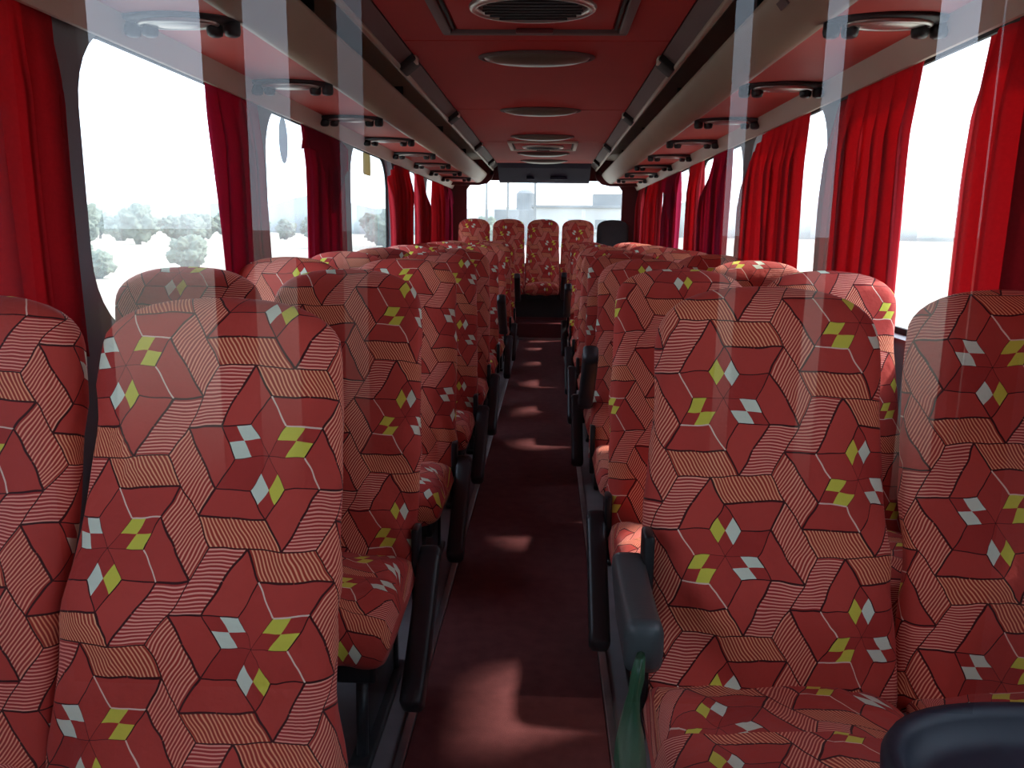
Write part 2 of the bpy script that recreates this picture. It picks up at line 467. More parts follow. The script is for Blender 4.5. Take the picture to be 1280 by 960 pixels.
def make_seat(seed, label, group, aisle=0, arm_angle=None, w=1.0, wr=1.0, arm_mat='black', rec=15, w0=.222, w1=.200, legs=True):
    """aisle = -1/+1: the side that carries the armrest, 0 none; arm_angle in degrees below the horizontal"""
    t = thing('coach_seat', label, 'seat', group=group)
    b = obj('backrest', back_bm(seed, w0, w1, rec=rec, wr=wr), FAB, t); b.location = (0, .045, .285)
    c = obj('cushion', cushion_bm(seed, .214*w, wr=wr), FAB, t)
    bm = bmesh.new(); box(bm, (0, -.17, .222), (.36, .36, .045), .01)
    for s in (-1, 1): box(bm, (s*.175, -.12, .232), (.02, .46, .06), .006)
    obj('seat_frame', bm, M_['steel'], t)
    if legs:
        for s in (-1, 1):
            bm = bmesh.new()
            tube(bm, [(s*.15, -.33, .21), (s*.15, -.34, .10), (s*.15, -.345, .012)], .014)
            tube(bm, [(s*.15, .02, .21), (s*.15, .03, .012)], .014)
            box(bm, (s*.15, -.16, .014), (.05, .46, .022), .006); box(bm, (s*.15, -.15, .11), (.012, .30, .15), .003)
            obj('leg', bm, M_['steel'], t)
    if aisle:
        a = obj('armrest', arm_bm(.27, .031, .046) if arm_angle == 4 else arm_bm(.40, .029, .034), M_[arm_mat], t)
        a.location = (aisle*(.216*w+.030), .03, .575 if arm_angle == 4 else (.35 if arm_angle > 0 else .52)); a.rotation_euler = (R(arm_angle), 0, 0)
        bm = bmesh.new()
        r_ = [[(x, rr*math.cos(2*math.pi*k/16), rr*math.sin(2*math.pi*k/16)) for k in range(16)] for x, rr in ((-.03, .02), (.024, .02), (.030, .014))]
        loft(bm, r_); p = obj('pivot_bolt', bm, M_['steel'], a); p.scale = (aisle, 1, 1)
        p.location = (0, 0, 0)
        bm = bmesh.new(); box(bm, (aisle*(.216*w-.004), .03, .44 if arm_angle == 4 else .33), (.02, .06, .42 if arm_angle == 4 else .20), .006)
        obj('arm_bracket', bm, M_['steel'], t)
    return t
def paint(o, ox, oy, sgn):
    """how the print falls on this seat"""
    for ch in KIDS.get(o.name, []):
        if ch.name.startswith(('backrest', 'cushion')): ch.color = (ox, oy, sgn, 1)

ordn = ['first', 'second', 'third', 'fourth', 'fifth', 'sixth', 'seventh', 'eighth', 'ninth', 'tenth']
PITCH = .87; NROW = 9
YL, YR = 1.09, 1.40        # crease of the first row
XA, XB = .480, .925        # seat centres from the aisle centre
protos = {}
seats = []
def setup_seats():
    # nearest seats get meshes of their own, the rest share four
    for side in (-1, 1):
        y0 = YL if side < 0 else YR
        sname = 'left' if side < 0 else 'right'
        for r_ in range(NROW):
            for pos in ('aisle', 'window'):
                x = side*(XA if pos == 'aisle' else XB); y = y0+PITCH*r_
                ais = -side if pos == 'aisle' else 0
                wd = 'front row' if r_ == 0 else ordn[r_]+' row from the front'
                label = 'red star-print %s seat, %s, %s side' % (pos, wd, sname)
                if r_ == 0 and side > 0 and pos == 'aisle': label = 'nearest red star-print seat right of the aisle, green bag on its armrest'
                if r_ == 0 and side < 0 and pos == 'aisle': label = 'nearest red star-print seat left of the aisle, filling the lower left'
                grp = 'red slipcovered coach seats in rows of two'
                ang = 40
                if r_ == 0 and side < 0: ais = 0
                if r_ == 0 and side > 0: ang = 4
                if (r_, side) in ((2, 1), (6, 1), (8, 1), (5, -1), (8, -1)): ang = -40
                key = (ais, ang, r_ if r_ < 2 else r_ % 2, pos, side if r_ < 2 else 0)
                rec = (18 if side < 0 else 13) if r_ == 0 else 15
                if key in protos:
                    s = copy_tree(protos[key]); s['label'] = label
                else:
                    wd_ = {(0, 1, 'aisle'): (.257, .208, 1.12), (0, 1, 'window'): (.199, .185, .92), (0, -1, 'aisle'): (.240, .208, 1.06)}.get((r_, side, pos), (.222, .200, 1.02))
                    s = make_seat(len(protos)+1, label, grp, ais, ang, w=wd_[2], w0=wd_[0], w1=wd_[1], wr=1.3 if r_ < 3 else 1.1,
                                  arm_mat='armg' if (r_ == 0 and side > 0) else 'black', rec=rec)
                    protos[key] = s; learn()
                s.location = (x+{(1, 'window'): .04, (1, 'aisle'): .025, (-1, 'window'): -.02, (-1, 'aisle'): -.012}[side, pos]*(r_ == 0), y, 0)
                seats.append((s, side, r_, pos))
    # rear bench of five
    names = ['at the left window', 'second from the left', 'in the middle facing down the aisle', 'second from the right', 'at the right window']
    base = None
    for k in range(5):
        label = 'red star-print seat of the raised rear row, '+names[k]
        ang = 20
        if base is None: base = s = make_seat(40, label, 'red slipcovered seats of the rear row', 0, None, rec=12, legs=False); learn()
        else: s = copy_tree(base); s['label'] = label
        s.location = ((k-2)*.41, 9.48, .235); s.scale = (.92, 1, 1)
        if k == 4: last = s
        seats.append((s, 0, 10, 'rear'))
    learn()
    last['label'] = 'dark uncovered seat at the right end of the raised rear row'; del last['group']
    for ch in KIDS[last.name]:
        if ch.name.startswith(('backrest', 'cushion')):
            ch.data = ch.data.copy(); ch.data.materials.clear(); ch.data.materials.append(M_['dark'])
    for n, (s, side, r_, pos) in enumerate(seats):
        random.seed(100+n)
        ox, oy, sg = random.uniform(0, 9), random.uniform(0, 9), random.choice((1, 1, 0))
        if r_ == 0 and pos == 'aisle' and side > 0: ox, oy, sg = OFF_R
        if r_ == 0 and pos == 'aisle' and side < 0: ox, oy, sg = OFF_L
        paint(s, ox, oy, sg)
OFF_R = (1.5, 4.9, 1)
OFF_L = (2.0, 9.8, 0)
setup_seats()

# ------------------------------------------------------------------ shell of the coach
Y0, Y1 = -1.3, 10.05
ZS, ZW = .88, CZ+.515          # window sill and head
bm = bmesh.new(); box(bm, (0, (Y0+Y1)/2, -.03), (2*HW+.2, Y1-Y0, .06)); struct('floor', bm, M_['vinyl'])
bm = bmesh.new(); box(bm, (0, (Y0+8.82)/2, .004), (.47, 8.82-Y0, .008), .003)
tag(obj('aisle_carpet', bm, M_['carpet']), 'dark maroon carpet runner along the whole aisle floor', 'carpet')
for s, nm in ((-1, 'left'), (1, 'right')):
    bm = bmesh.new(); box(bm, (s*.247, (Y0+8.82)/2, .006), (.022, 8.82-Y0, .012), .003)
    o = struct('trim_%d' % (1 if s < 0 else 2), bm, M_['alum'])

def rrect(y0, y1, z0, z1, r, n=8):
    P = []
    for cy, cz, a in ((y1-r, z1-r, 0), (y0+r, z1-r, 90), (y0+r, z0+r, 180), (y1-r, z0+r, 270)):
        for k in range(n+1):
            t = R(a+90*k/n); P.append((cy+r*math.cos(t), cz+r*math.sin(t)))
    return P
PIL = {-1: [-1.0, .55, 2.08, 3.5, 5.02, 6.6, 8.15, 9.62], 1: [-1.0, .35, 1.86, 3.3, 4.72, 6.5, 8.0, 9.5]}
def fill_plate(bm, outer, holes, x0, x1):
    loops = [outer]+holes; edges = []
    for lp in loops:
        vs = [bm.verts.new((x0, y, z)) for y, z in lp]
        for i in range(len(vs)): edges.append(bm.edges.new((vs[i], vs[(i+1) % len(vs)])))
    r = bmesh.ops.triangle_fill(bm, use_beauty=True, use_dissolve=False, edges=edges)
    fs = [g for g in r['geom'] if isinstance(g, bmesh.types.BMFace)]
    ex = bmesh.ops.extrude_face_region(bm, geom=fs)
    bmesh.ops.translate(bm, vec=(x1-x0, 0, 0), verts=[g for g in ex['geom'] if isinstance(g, bmesh.types.BMVert)])
wn = 0
for s, nm in ((-1, 'left'), (1, 'right')):
    bm = bmesh.new(); P = PIL[s]; holes = []
    for a, b in zip(P, P[1:]): holes.append(rrect(a+.075, b-.075, ZS+(.25 if b < .6 else 0), ZW+.03, .24))  # cab window sills raised, out of view, to cut light on the front seats
    fill_plate(bm, [(Y0, 0), (Y1, 0), (Y1, CZ+.62), (Y0, CZ+.62)], holes, s*HW, s*(HW+.06))
    struct('wall_'+nm, bm, M_['wall'])
    for a, b in zip(P, P[1:]):
        wn += 1
        bm = bmesh.new(); pts = rrect(a+.06, b-.06, ZS-.015, ZW+.045, .245)
        f = bm.faces.new([bm.verts.new((s*(HW+.07), y, z)) for y, z in pts])
        w = struct('window_%d' % wn, bm, M_['glass'])
        bm = bmesh.new()
        loft(bm, [[(s*(HW+xx), y, z) for y, z in rrect(a+q, b-q, ZS+q-.075, ZW+.105-q, .24+.075-q)] for xx, q in ((.055, .072), (.055, .095), (.068, .095), (.068, .072), (.055, .072))], cap=False)
        struct('rubber_seal', bm, M_['rubber'], parent=w)

# roof shell behind the racks, ceiling panel and its seams
roof = [(-HW-.06, CZ+.60), (-HW-.02, CZ+.72), (-.95, CZ+.83), (-.55, CZ+.86), (.55, CZ+.86), (.95, CZ+.83), (HW+.02, CZ+.72), (HW+.06, CZ+.60),
        (HW+.10, CZ+.60), (HW+.07, CZ+.76), (.97, CZ+.90), (-.97, CZ+.90), (-HW-.07, CZ+.76), (-HW-.10, CZ+.60)]
bm = bmesh.new(); prism_y(bm, roof, Y0, Y1); struct('trim_3', bm, M_['strip'])
bm = bmesh.new()
ys = [Y0, .6, 2.02, 3.42, 5.28, 7.15, 9.0, 9.4]
for a, b in zip(ys, ys[1:]):
    box(bm, (0, (a+b)/2, CZ+.765), (1.08, b-a-.006, .03), .004, 1)
box(bm, (0, (Y0+9.72)/2, CZ+.775), (1.08, 9.72-Y0, .02))
struct('ceiling', bm, M_['ceil'])

# rear: wall with window, bulkhead, raised platform with step
bm = bmesh.new()
hole = [(-.95, .80), (.95, .80), (.95, CZ+.49), (.87, CZ+.60), (-.87, CZ+.60), (-.95, CZ+.49)]
edges = []
for lp in ([(-HW-.06, 0), (HW+.06, 0), (HW+.06, CZ+.62), (.95, CZ+.88), (-.95, CZ+.88), (-HW-.06, CZ+.62)], hole):
    vs = [bm.verts.new((x, Y1, z)) for x, z in lp]
    for i in range(len(vs)): edges.append(bm.edges.new((vs[i], vs[(i+1) % len(vs)])))
r = bmesh.ops.triangle_fill(bm, use_beauty=True, use_dissolve=False, edges=edges)
ex = bmesh.ops.extrude_face_region(bm, geom=[g for g in r['geom'] if isinstance(g, bmesh.types.BMFace)])
bmesh.ops.translate(bm, vec=(0, .08, 0), verts=[g for g in ex['geom'] if isinstance(g, bmesh.types.BMVert)])
struct('wall_back', bm, M_['maroon'])
wn += 1
bm = bmesh.new(); bm.faces.new([bm.verts.new((x, Y1+.09, z)) for x, z in ((-1, .75), (1, .75), (1, CZ+.64), (-1, CZ+.64))])
struct('window_%d' % wn, bm, M_['glass'])
bm = bmesh.new()
loft(bm, [[(x, 9.34, CZ+.752), (x, 9.42, CZ+.70), (x, 9.72, CZ+.565), (x, 9.80, CZ+.555), (x, Y1-.002, CZ+.57), (x, Y1-.002, CZ+.80), (x, 9.34, CZ+.80)] for x in (-.53, .53)])
for xx, ww in ((-.16, .09), (.17, .2)): box(bm, (xx, 9.62, CZ+.602), (ww, .06, .03), .006)
struct('trim_4', bm, mat('navy_bulkhead', rgb(44, 44, 66), .75, spec=.2, nscale=8, namp=.1))
bm = bmesh.new(); box(bm, (0, 9.63, .11), (2*HW, .82, .22)); box(bm, (0, 9.03, .10), (.50, .40, .18), .004)
struct('floor_platform', bm, M_['maroon'])
bm = bmesh.new(); box(bm, (0, 8.822, .018), (.50, .03, .03), .006); struct('trim_5', bm, M_['alum'])
bm = bmesh.new(); box(bm, (0, 9.24, .34), (2.28, .03, .28), .008)
tag(obj('bench_panel', bm, M_['dark']), 'dark panel closing the space under the rear row of seats', 'panel')
# driver's cab: the photograph looks into the saloon through its full-width glass partition
YP = .30
bm = bmesh.new(); bm.faces.new([bm.verts.new((x, YP, z)) for x, z in ((-1.13, .03), (1.13, .03), (1.13, CZ+.53), (.52, CZ+.745), (-.52, CZ+.745), (-1.13, CZ+.53))])
wn += 1
pw = struct('window_%d' % wn, bm, M_['clear'])
bm = bmesh.new()
for s in (-1, 1): box(bm, (s*1.15, YP, .87), (.04, .03, 1.70), .004)
box(bm, (0, YP, .02), (2.26, .03, .03), .004)
struct('window_frame', bm, M_['alum'], parent=pw)
# front of the cab: unseen dark wall added, slit so the partition reflects bright streaks
bm = bmesh.new(); edges = []
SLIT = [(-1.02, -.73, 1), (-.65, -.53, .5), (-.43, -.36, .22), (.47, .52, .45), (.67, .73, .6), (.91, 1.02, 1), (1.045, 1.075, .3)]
holes = [[(a, .55), (b, .55), (b, CZ+.56), (a, CZ+.56)] for a, b, _ in SLIT]
for lp in [[(-HW-.06, 0), (HW+.06, 0), (HW+.06, CZ+.62), (.95, CZ+.88), (-.95, CZ+.88), (-HW-.06, CZ+.62)]]+holes:
    vs = [bm.verts.new((x, Y0, z)) for x, z in lp]
    for i in range(len(vs)): edges.append(bm.edges.new((vs[i], vs[(i+1) % len(vs)])))
r = bmesh.ops.triangle_fill(bm, use_beauty=True, use_dissolve=False, edges=edges)
ex = bmesh.ops.extrude_face_region(bm, geom=[g for g in r['geom'] if isinstance(g, bmesh.types.BMFace)])
bmesh.ops.translate(bm, vec=(0, -.05, 0), verts=[g for g in ex['geom'] if isinstance(g, bmesh.types.BMVert)])
struct('wall_front', bm, M_['dark'])
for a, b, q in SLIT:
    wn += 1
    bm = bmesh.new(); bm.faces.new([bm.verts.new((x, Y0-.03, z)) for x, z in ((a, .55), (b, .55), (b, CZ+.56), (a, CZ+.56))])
    struct('window_%d' % wn, bm, glass_mat('tinted_windscreen', 0, (q, q, q, 1), grade=True))  # added slit pane, its tint sets how strong that reflected streak is

# ------------------------------------------------------------------ luggage racks
rack_tip = [(0, 0)]
for s, nm in ((-1, 'left'), (1, 'right')):
    t = thing('luggage_rack', 'open overhead luggage rack with beige rounded front edge along the %s side' % nm, 'luggage rack', (0, 0, 0))
    ya, yb = -.6, 9.75
    def path(y0, y1, prof, tip=True):
        rings = [[(s*x, y0, CZ+z) for x, z in prof]]
        for y in (y1-.5, y1-.25): rings.append([(s*x, y, CZ+z) for x, z in prof])
        if tip:
            for f, yy in ((.03, y1-.10), (.08, y1-.03), (.16, y1)):
                rings.append([(s*(x+(1.0-x)*f*.6), yy, CZ+z-(z-.545)*f) for x, z in prof])
        else: rings.append([(s*x, y1, CZ+z) for x, z in prof])
        return rings
    # rounded front: underside edge up to the lip
    fr = [(.80, .552), (.775, .548), (.755, .552), (.735, .563), (.715, .579), (.695, .600), (.68, .618), (.668, .638), (.664, .648),
          (.672, .652), (.680, .642), (.70, .615), (.73, .585), (.76, .568), (.80, .562)]
    bm = bmesh.new(); loft(bm, path(ya, yb, fr)); obj('front_edge', bm, M_['beige'], t)
    bm = bmesh.new(); prism_y(bm, [(s*.80, CZ+.553), (s*1.09, CZ+.560), (s*1.09, CZ+.572), (s*.80, CZ+.565)], ya, yb-.02)
    u = obj('underside_panel', bm, M_['redpan'], t, False)
    # pale moulding over the windows
    bm = bmesh.new(); prism_y(bm, [(s*1.080, CZ+.570), (s*1.086, CZ+.556), (s*1.122, CZ+.492), (s*1.130, CZ+.490), (s*1.134, CZ+.50), (s*1.174, CZ+.575), (s*1.174, CZ+.60), (s*1.10, CZ+.60)], ya, Y1-.01)
    obj('window_moulding', bm, M_['strip'], t, False)
    bm = bmesh.new(); tube(bm, [(s*.605, ya, CZ+.70), (s*.605, yb-.05, CZ+.70)], .012); obj('rail', bm, M_['beige'], t)
    bm = bmesh.new(); prism_y(bm, [(s*.545, CZ+.752), (s*.602, CZ+.706), (s*.612, CZ+.712), (s*.62, CZ+.80), (s*.545, CZ+.80)], ya, yb-.02)
    obj('duct', bm, M_['duct'], t, False)
    for y in (2.0, 3.75, 5.45, 7.3, 8.9):
        bm = bmesh.new(); box(bm, (s*.575, y, CZ+.728), (.085, .15, .055), .008, 2, Matrix.Rotation(s*R(38), 4, 'Y')); b_ = obj('bracket', bm, M_['rubber'], t)
        bm = bmesh.new(); box(bm, (s*.533, y-.03, CZ+.735), (.014, .07, .03), .004); obj('clip', bm, M_['strip'], b_)
    for y in (1.2, 2.9, 4.6, 6.3, 8.0, 9.4):
        bm = bmesh.new(); box(bm, (s*.95, y, CZ+.68), (.40, .012, .18)); obj('divider', bm, M_['dark'], t)
    # end cap
    bm = bmesh.new(); prism_y(bm, [(s*x, CZ+z) for x, z in ((.62, .70), (.60, .66), (.62, .60), (.68, .545), (.78, .525), (1.16, .525), (1.16, .60), (.80, .60), (.72, .63), (.66, .70))], yb-.005, yb+.05)
    obj('end_cap', bm, M_['maroon'], t)

# ------------------------------------------------------------------ overhead light-and-air panels
def make_console(side, label):
    t = thing('overhead_console', label, 'reading light panel', group='light and air panels under the racks')
    bm = bmesh.new(); dish(bm, 0, 0, .0, .165, .075, .022); obj('housing', bm, M_['black'], t)
    bm = bmesh.new(); ring(bm, 0, -.012, -.016, .105, .044, .008); dish(bm, 0, -.012, -.012, .10, .04, .016); obj('lamp_lens', bm, M_['chrome'], t)
    for sx in (-1, 1):
        for k in (-1, 1):
            bm = bmesh.new()
            loft(bm, [[(sx*.115+k*.024+rr*math.cos(2*math.pi*q/14), .012+rr*math.sin(2*math.pi*q/14), z) for q in range(14)]
                      for rr, z in ((.021, -.002), (.023, -.030), (.020, -.042), (.012, -.046))])
            n_ = obj('air_nozzle', bm, M_['black'], t)
    return t
CY = [1.35, 2.28, 3.24, 4.2, 5.17, 6.12, 7.05, 7.95, 8.85]
con = None
for s, nm in ((-1, 'left'), (1, 'right')):
    for k, y in enumerate(CY):
        label = 'dark oval reading light and air nozzle panel under the %s rack, %s from the front' % (nm, ordn[k])
        if con is None: con = c = make_console(s, label); learn()
        else: c = copy_tree(con); c['label'] = label
        c.location = (s*.945, y, CZ+.556)

# ------------------------------------------------------------------ ceiling lights and roof hatches
def make_light(label):
    t = thing('ceiling_light', label, 'ceiling light', group='oval ceiling lights')
    bm = bmesh.new(); ring(bm, 0, 0, -.003, .245, .125, .012, h=.008); obj('rim', bm, M_['duct'], t)
    bm = bmesh.new(); dish(bm, 0, 0, 0, .24, .12, .035); obj('diffuser', bm, M_['lens'], t)
    return t
li = None
for k, (y, w) in enumerate(((3.72, 'nearest, just beyond the front roof hatch'), (5.3, 'second from the front'), (6.72, 'just in front of the rear roof hatch'), (8.15, 'just behind the rear roof hatch'), (9.0, 'farthest, by the dark rear bulkhead'))):
    label = 'oval smoked ceiling light, '+w
    if li is None: li = c = make_light(label); learn()
    else: c = copy_tree(li); c['label'] = label
    c.location = (0, y, CZ+.749)
def make_hatch(label, m_frame):
    t = thing('roof_hatch', label, 'roof hatch', group='roof hatches')
    bm = bmesh.new()
    for s in (-1, 1): box(bm, (s*.335, 0, -.006), (.035, .76, .022), .005); box(bm, (0, s*.38, -.006), (.70, .035, .022), .005)
    obj('hatch_frame', bm, m_frame, t)
    bm = bmesh.new()
    for s in (-1, 1): box(bm, (s*.305, 0, -.002), (.012, .70, .014), .003)
    obj('hatch_seal', bm, M_['rubber'], t)
    bm = bmesh.new(); box(bm, (0, 0, -.002), (.58, .68, .012), .004); obj('hatch_panel', bm, M_['ceil'], t)
    bm = bmesh.new(); ring(bm, 0, .02, -.012, .20, .15, .016, h=.014); v = obj('vent_rim', bm, M_['chrome'], t)
    bm = bmesh.new(); dish(bm, 0, .02, -.008, .195, .145, .012)
    for k in range(-3, 4): box(bm, (0, .02+k*.036, -.022), (.34*math.sqrt(1-(k/4.2)**2), .008, .008), .002)
    obj('vent_grille', bm, M_['black'], v)
    bm = bmesh.new(); box(bm, (0, .33, -.016), (.14, .03, .016), .005); obj('hatch_handle', bm, M_['maroon'], t)
    return t
h = make_hatch('red roof hatch with dark oval vent in the ceiling nearest the camera', M_['duct']); h.location = (0, 2.86, CZ+.749)
h = make_hatch('pale-framed roof hatch with small oval vent far down the ceiling', M_['strip']); h.location = (0, 7.42, CZ+.749); h.scale = (.86, .86, 1)

# ------------------------------------------------------------------ curtains
def curtain(side, y0, y1, label, m='curt', seed=0, ztop=CZ+.509, zbot=.87, folds=None, flap=None, x_in=.028, gather=0., droop=0, y0b=None, y1b=None):
    """a pleated sheet hanging in front of the window; flap = -1/+1 folds the near/far top corner over"""
    bm = bmesh.new(); NY = 70; NZ = 30
    Lw = y1-y0; folds = folds or max(3, Lw/.115)
    y0b = y0 if y0b is None else y0b; y1b = y1 if y1b is None else y1b
    amp = .025
    for layer in (0,):
        V = []
        for j in range(NZ+1):
            t = j/NZ; row = []
            for i in range(NY+1):
                q = i/NY
                za = y0+(y0b-y0)*(1-t); zb = y1+(y1b-y1)*(1-t)
                pin = 1-gather*math.exp(-((t-.35)/.25)**2)
                mid = (za+zb)/2; y = mid+(q-.5)*(zb-za)*pin
                ph = q*folds*2*math.pi+.25*math.sin(t*2.2+seed)+2.6*noise.noise(Vector((q*3, t*.22, seed*3.1)))
                op = min(1, (1-t)*4)      # pleats open out below the rail
                x = amp*(.9*math.sin(ph)+.35*math.sin(2.3*ph+seed))*(.4+.75*op)+.014*op+.014*op*noise.noise(Vector((q*5, t*.8, seed+9)))
                y += .016*math.sin(2*ph)*(.45+.55*op)
                z = zbot+(ztop-zbot)*t
                if droop:      # a corner that has come off its hooks
                    qq = q if droop > 0 else 1-q
                    fall = max(0, (qq-.55)/.45)**1.4*max(0, (t-.55)/.45)
                    z -= .16*abs(droop)*fall; x -= .02*fall; y += -droop*.05*fall
                row.append(bm.verts.new((side*(HW-x_in-x), y, z)))
            V.append(row)
        for j in range(NZ):
            for i in range(NY): bm.faces.new((V[j][i], V[j][i+1], V[j+1][i+1], V[j+1][i]))
    o = obj('curtain', bm, M_[m])
    tag(o, label, 'curtain', 'red window curtains')
    md = o.modifiers.new('cloth', 'SOLIDIFY'); md.thickness = .0025
    if flap:
        # loose heading folded forward over the top, hanging in a point
        bm = bmesh.new(); G = 24; V = []
        for j in range(13):
            t = j/12; row = []
            for i in range(G+1):
                q = i/G; qq = q if flap > 0 else 1-q
                drop = .13+.25*math.exp(-((qq-.62)/.2)**2)+.05*qq+.02*math.sin(q*9+seed)
                y = y0-.02+(Lw+.04)*q+(q-.5)*.09*t
                x = .004+min(1, t*3)*(.030+.012*math.sin(q*11+t*1.5+seed))
                row.append(bm.verts.new((side*(HW-x_in-x), y, ztop-.004-drop*t)))
            V.append(row)
        for j in range(12):
            for i in range(G): bm.faces.new((V[j][i], V[j][i+1], V[j+1][i+1], V[j+1][i]))
        f = obj('folded_corner', bm, M_[m], o)
        md = f.modifiers.new('cloth', 'SOLIDIFY'); md.thickness = .0025
    return o
LC = [(1.02, 2.02, 'wide red curtain at the left window nearest the camera', 'curt', 0, 0, {}),
      (2.93, 3.40, 'crimson curtain by the second pillar on the left', 'curtd', 0, 0, {'y0b': 2.95, 'y1b': 3.46}),
      (4.0, 4.72, 'crimson curtain with folded top corner behind a white oval sticker, left side', 'curtd', 1, 0, {}),
      (6.15, 7.0, 'fourth crimson curtain along the left windows with notched near edge', 'curt', 0, -1, {'gather': .12}),
      (7.35, 8.1, 'fifth red curtain along the left windows, loose at its top', 'curt', 0, 1, {'gather': .15}),
      (8.5, 9.3, 'sixth red curtain along the left windows', 'curt', 0, 0, {}),
      (9.5, 9.95, 'last narrow red curtain at the rear of the left side', 'curtd', 1, 0, {})]
RC = [(.95, 2.20, 'wide bright red curtain at the right window nearest the camera', 'curt', 0, .1, {}),
      (2.50, 3.28, 'bright sunlit red curtain, second along the right windows', 'curt', 0, .2, {}),
      (3.55, 4.62, 'bright red curtain, third along the right windows, curled at its far top corner', 'curt', 0, .8, {}),
      (5.0, 5.75, 'dull red curtain with loose pointed top, fourth along the right windows', 'curtd', 0, 1, {'gather': .05}),
      (5.85, 6.4, 'red curtain, fifth along the right windows', 'curt', 0, 0, {}),
      (6.85, 7.7, 'dull red curtain hanging from one corner, sixth along the right windows', 'curtd', -1, 1, {}),
      (7.95, 8.55, 'red curtain, seventh along the right windows', 'curt', 0, 0, {}),
      (8.75, 9.2, 'red curtain, eighth along the right windows', 'curt', 0, 1, {}),
      (9.4, 9.92, 'last red curtain at the rear of the right side', 'curt', 0, 0, {})]
for k, (a, b, lab, m, fl, dr, kw) in enumerate(LC): curtain(-1, a, b, lab, m, k+1, flap=fl, droop=dr, **kw)
for k, (a, b, lab, m, fl, dr, kw) in enumerate(RC): curtain(1, a, b, lab, m, k+21, flap=fl, droop=dr, **kw)

# stickers on the left panes
def sticker(y, z, ry, rz_, oval, m, label):
    bm = bmesh.new(); n = 28
    P = [(ry*sup(2*math.pi*k/n, 2 if oval else 10)[0], rz_*sup(2*math.pi*k/n, 2 if oval else 10)[1]) for k in range(n)]
    loft(bm, [[(-HW-.066+d, y+p, z+q) for p, q in P] for d in (0, .002)])
    tag(obj('sticker', bm, M_[m], smooth=False), label, 'sticker')
sticker(4.02, CZ+.42, .065, .11, True, 'paper', 'pale oval sticker on the left pane beside a curtain')
sticker(5.85, CZ+.45, .12, .075, False, 'paperb', 'small buff rectangular sticker on the left pane')

# a corner of paper caught on the left rack, a brown patch on the right one
bm = bmesh.new(); loft(bm, [[(-.592+d, 2.28, CZ+.712), (-.592+d, 2.44, CZ+.712), (-.588+d, 2.37, CZ+.630)] for d in (0, .0015)])
tag(obj('paper_sheet', bm, M_['strip'], smooth=False), 'pointed corner of pale paper hanging from the left luggage rack rail', 'paper')
bm = bmesh.new(); loft(bm, [[(.6935-d, 2.30, CZ+.5995-d), (.6785-d, 2.30, CZ+.6175-d), (.6785-d, 2.37, CZ+.6175-d), (.6935-d, 2.37, CZ+.5995-d)] for d in (-.002, .0025)])
tag(obj('sticker', bm, M_['duct'], smooth=False), 'small brown patch stuck on the right luggage rack edge', 'sticker')

# ------------------------------------------------------------------ green bag on the front right armrest, navy bin
bm = bmesh.new(); rings = []
for i in range(16):
    t = i/15; rr = .8*[.012, .016, .014, .02, .028, .034, .036, .034, .030, .032, .036, .034, .03, .026, .02, .01][i]
    cx = .222-.012*math.sin(t*5); cy = 1.125-.02*t; cz = .565-.42*t
    rings.append([(cx+rr*math.cos(2*math.pi*k/18)*(.75+.4*noise.noise(Vector((k*.9, t*4, 1)))), cy+1.3*rr*math.sin(2*math.pi*k/18)*(.8+.5*noise.noise(Vector((k*.8, t*5, 6)))), cz+.006*math.sin(k*2.1)) for k in range(18)])
loft(bm, rings)
tag(obj('plastic_bag', bm, M_['bag']), 'crumpled green plastic bag hanging from the lowered front right armrest', 'bag')
t = thing('waste_bin', 'dark navy plastic bin with recessed lid in front of the right window seat', 'bin', (.70, .745, 0)); t.scale = (.82, 1, 1.09)
def rr_ring(a, b, z, n=56, e=2.8): return [(a*sup(2*math.pi*k/n, e)[0], b*sup(2*math.pi*k/n, e)[1], z) for k in range(n)]
bm = bmesh.new(); loft(bm, [rr_ring(.24, .13, .0), rr_ring(.25, .14, .02), rr_ring(.29, .165, .50), rr_ring(.292, .167, .545)]); obj('bin_body', bm, M_['navy'], t)
bm = bmesh.new(); loft(bm, [rr_ring(.285, .16, .54), rr_ring(.308, .182, .548), rr_ring(.310, .184, .572), rr_ring(.304, .178, .584), rr_ring(.292, .166, .584), rr_ring(.284, .158, .575), rr_ring(.276, .150, .560), rr_ring(.255, .13, .553), rr_ring(.1, .05, .549), rr_ring(.01, .005, .549)])
l_ = obj('lid', bm, M_['navy'], t)
bm = bmesh.new(); box(bm, (.03, -.02, .56), (.14, .05, .02), .009, 3); obj('lid_handle', bm, M_['navy'], l_)

# ------------------------------------------------------------------ outside
GZ = -1.2
bm = bmesh.new(); n = 24
for a in range(n+1):
    for b in range(n+1): bm.verts.new(((a/n-.5)*1600, (b/n-.5)*1600+200, GZ+(0 if max(abs(a/n-.5), abs(b/n-.5)) < .1 else 2.0*noise.noise(Vector((a*.7, b*.7, 3))))))
bm.verts.ensure_lookup_table()
for a in range(n):
    for b in range(n):
        k = a*(n+1)+b; bm.faces.new((bm.verts[k], bm.verts[k+1], bm.verts[k+n+2], bm.verts[k+n+1]))
struct('ground', bm, M_['soil'], True)
def ridge(name, pts, h, seed, wid=60):
    bm = bmesh.new(); rings = []
    for i, (x, y) in enumerate(pts):
        hh = h*(.75+.5*noise.noise(Vector((i*.35, seed, 0)))); hh2 = hh*(1+.06*noise.noise(Vector((i*2.1, seed, 4))))
        d = Vector((x, y-20, 0)).normalized()
        rings.append([(x-d.x*wid, y-d.y*wid, GZ-1), (x-d.x*wid*.4, y-d.y*wid*.4, GZ+hh*.55), (x, y, GZ+hh2), (x+d.x*wid, y+d.y*wid, GZ-1)])
    loft(bm, rings); return struct(name, bm, M_['hill'], True)
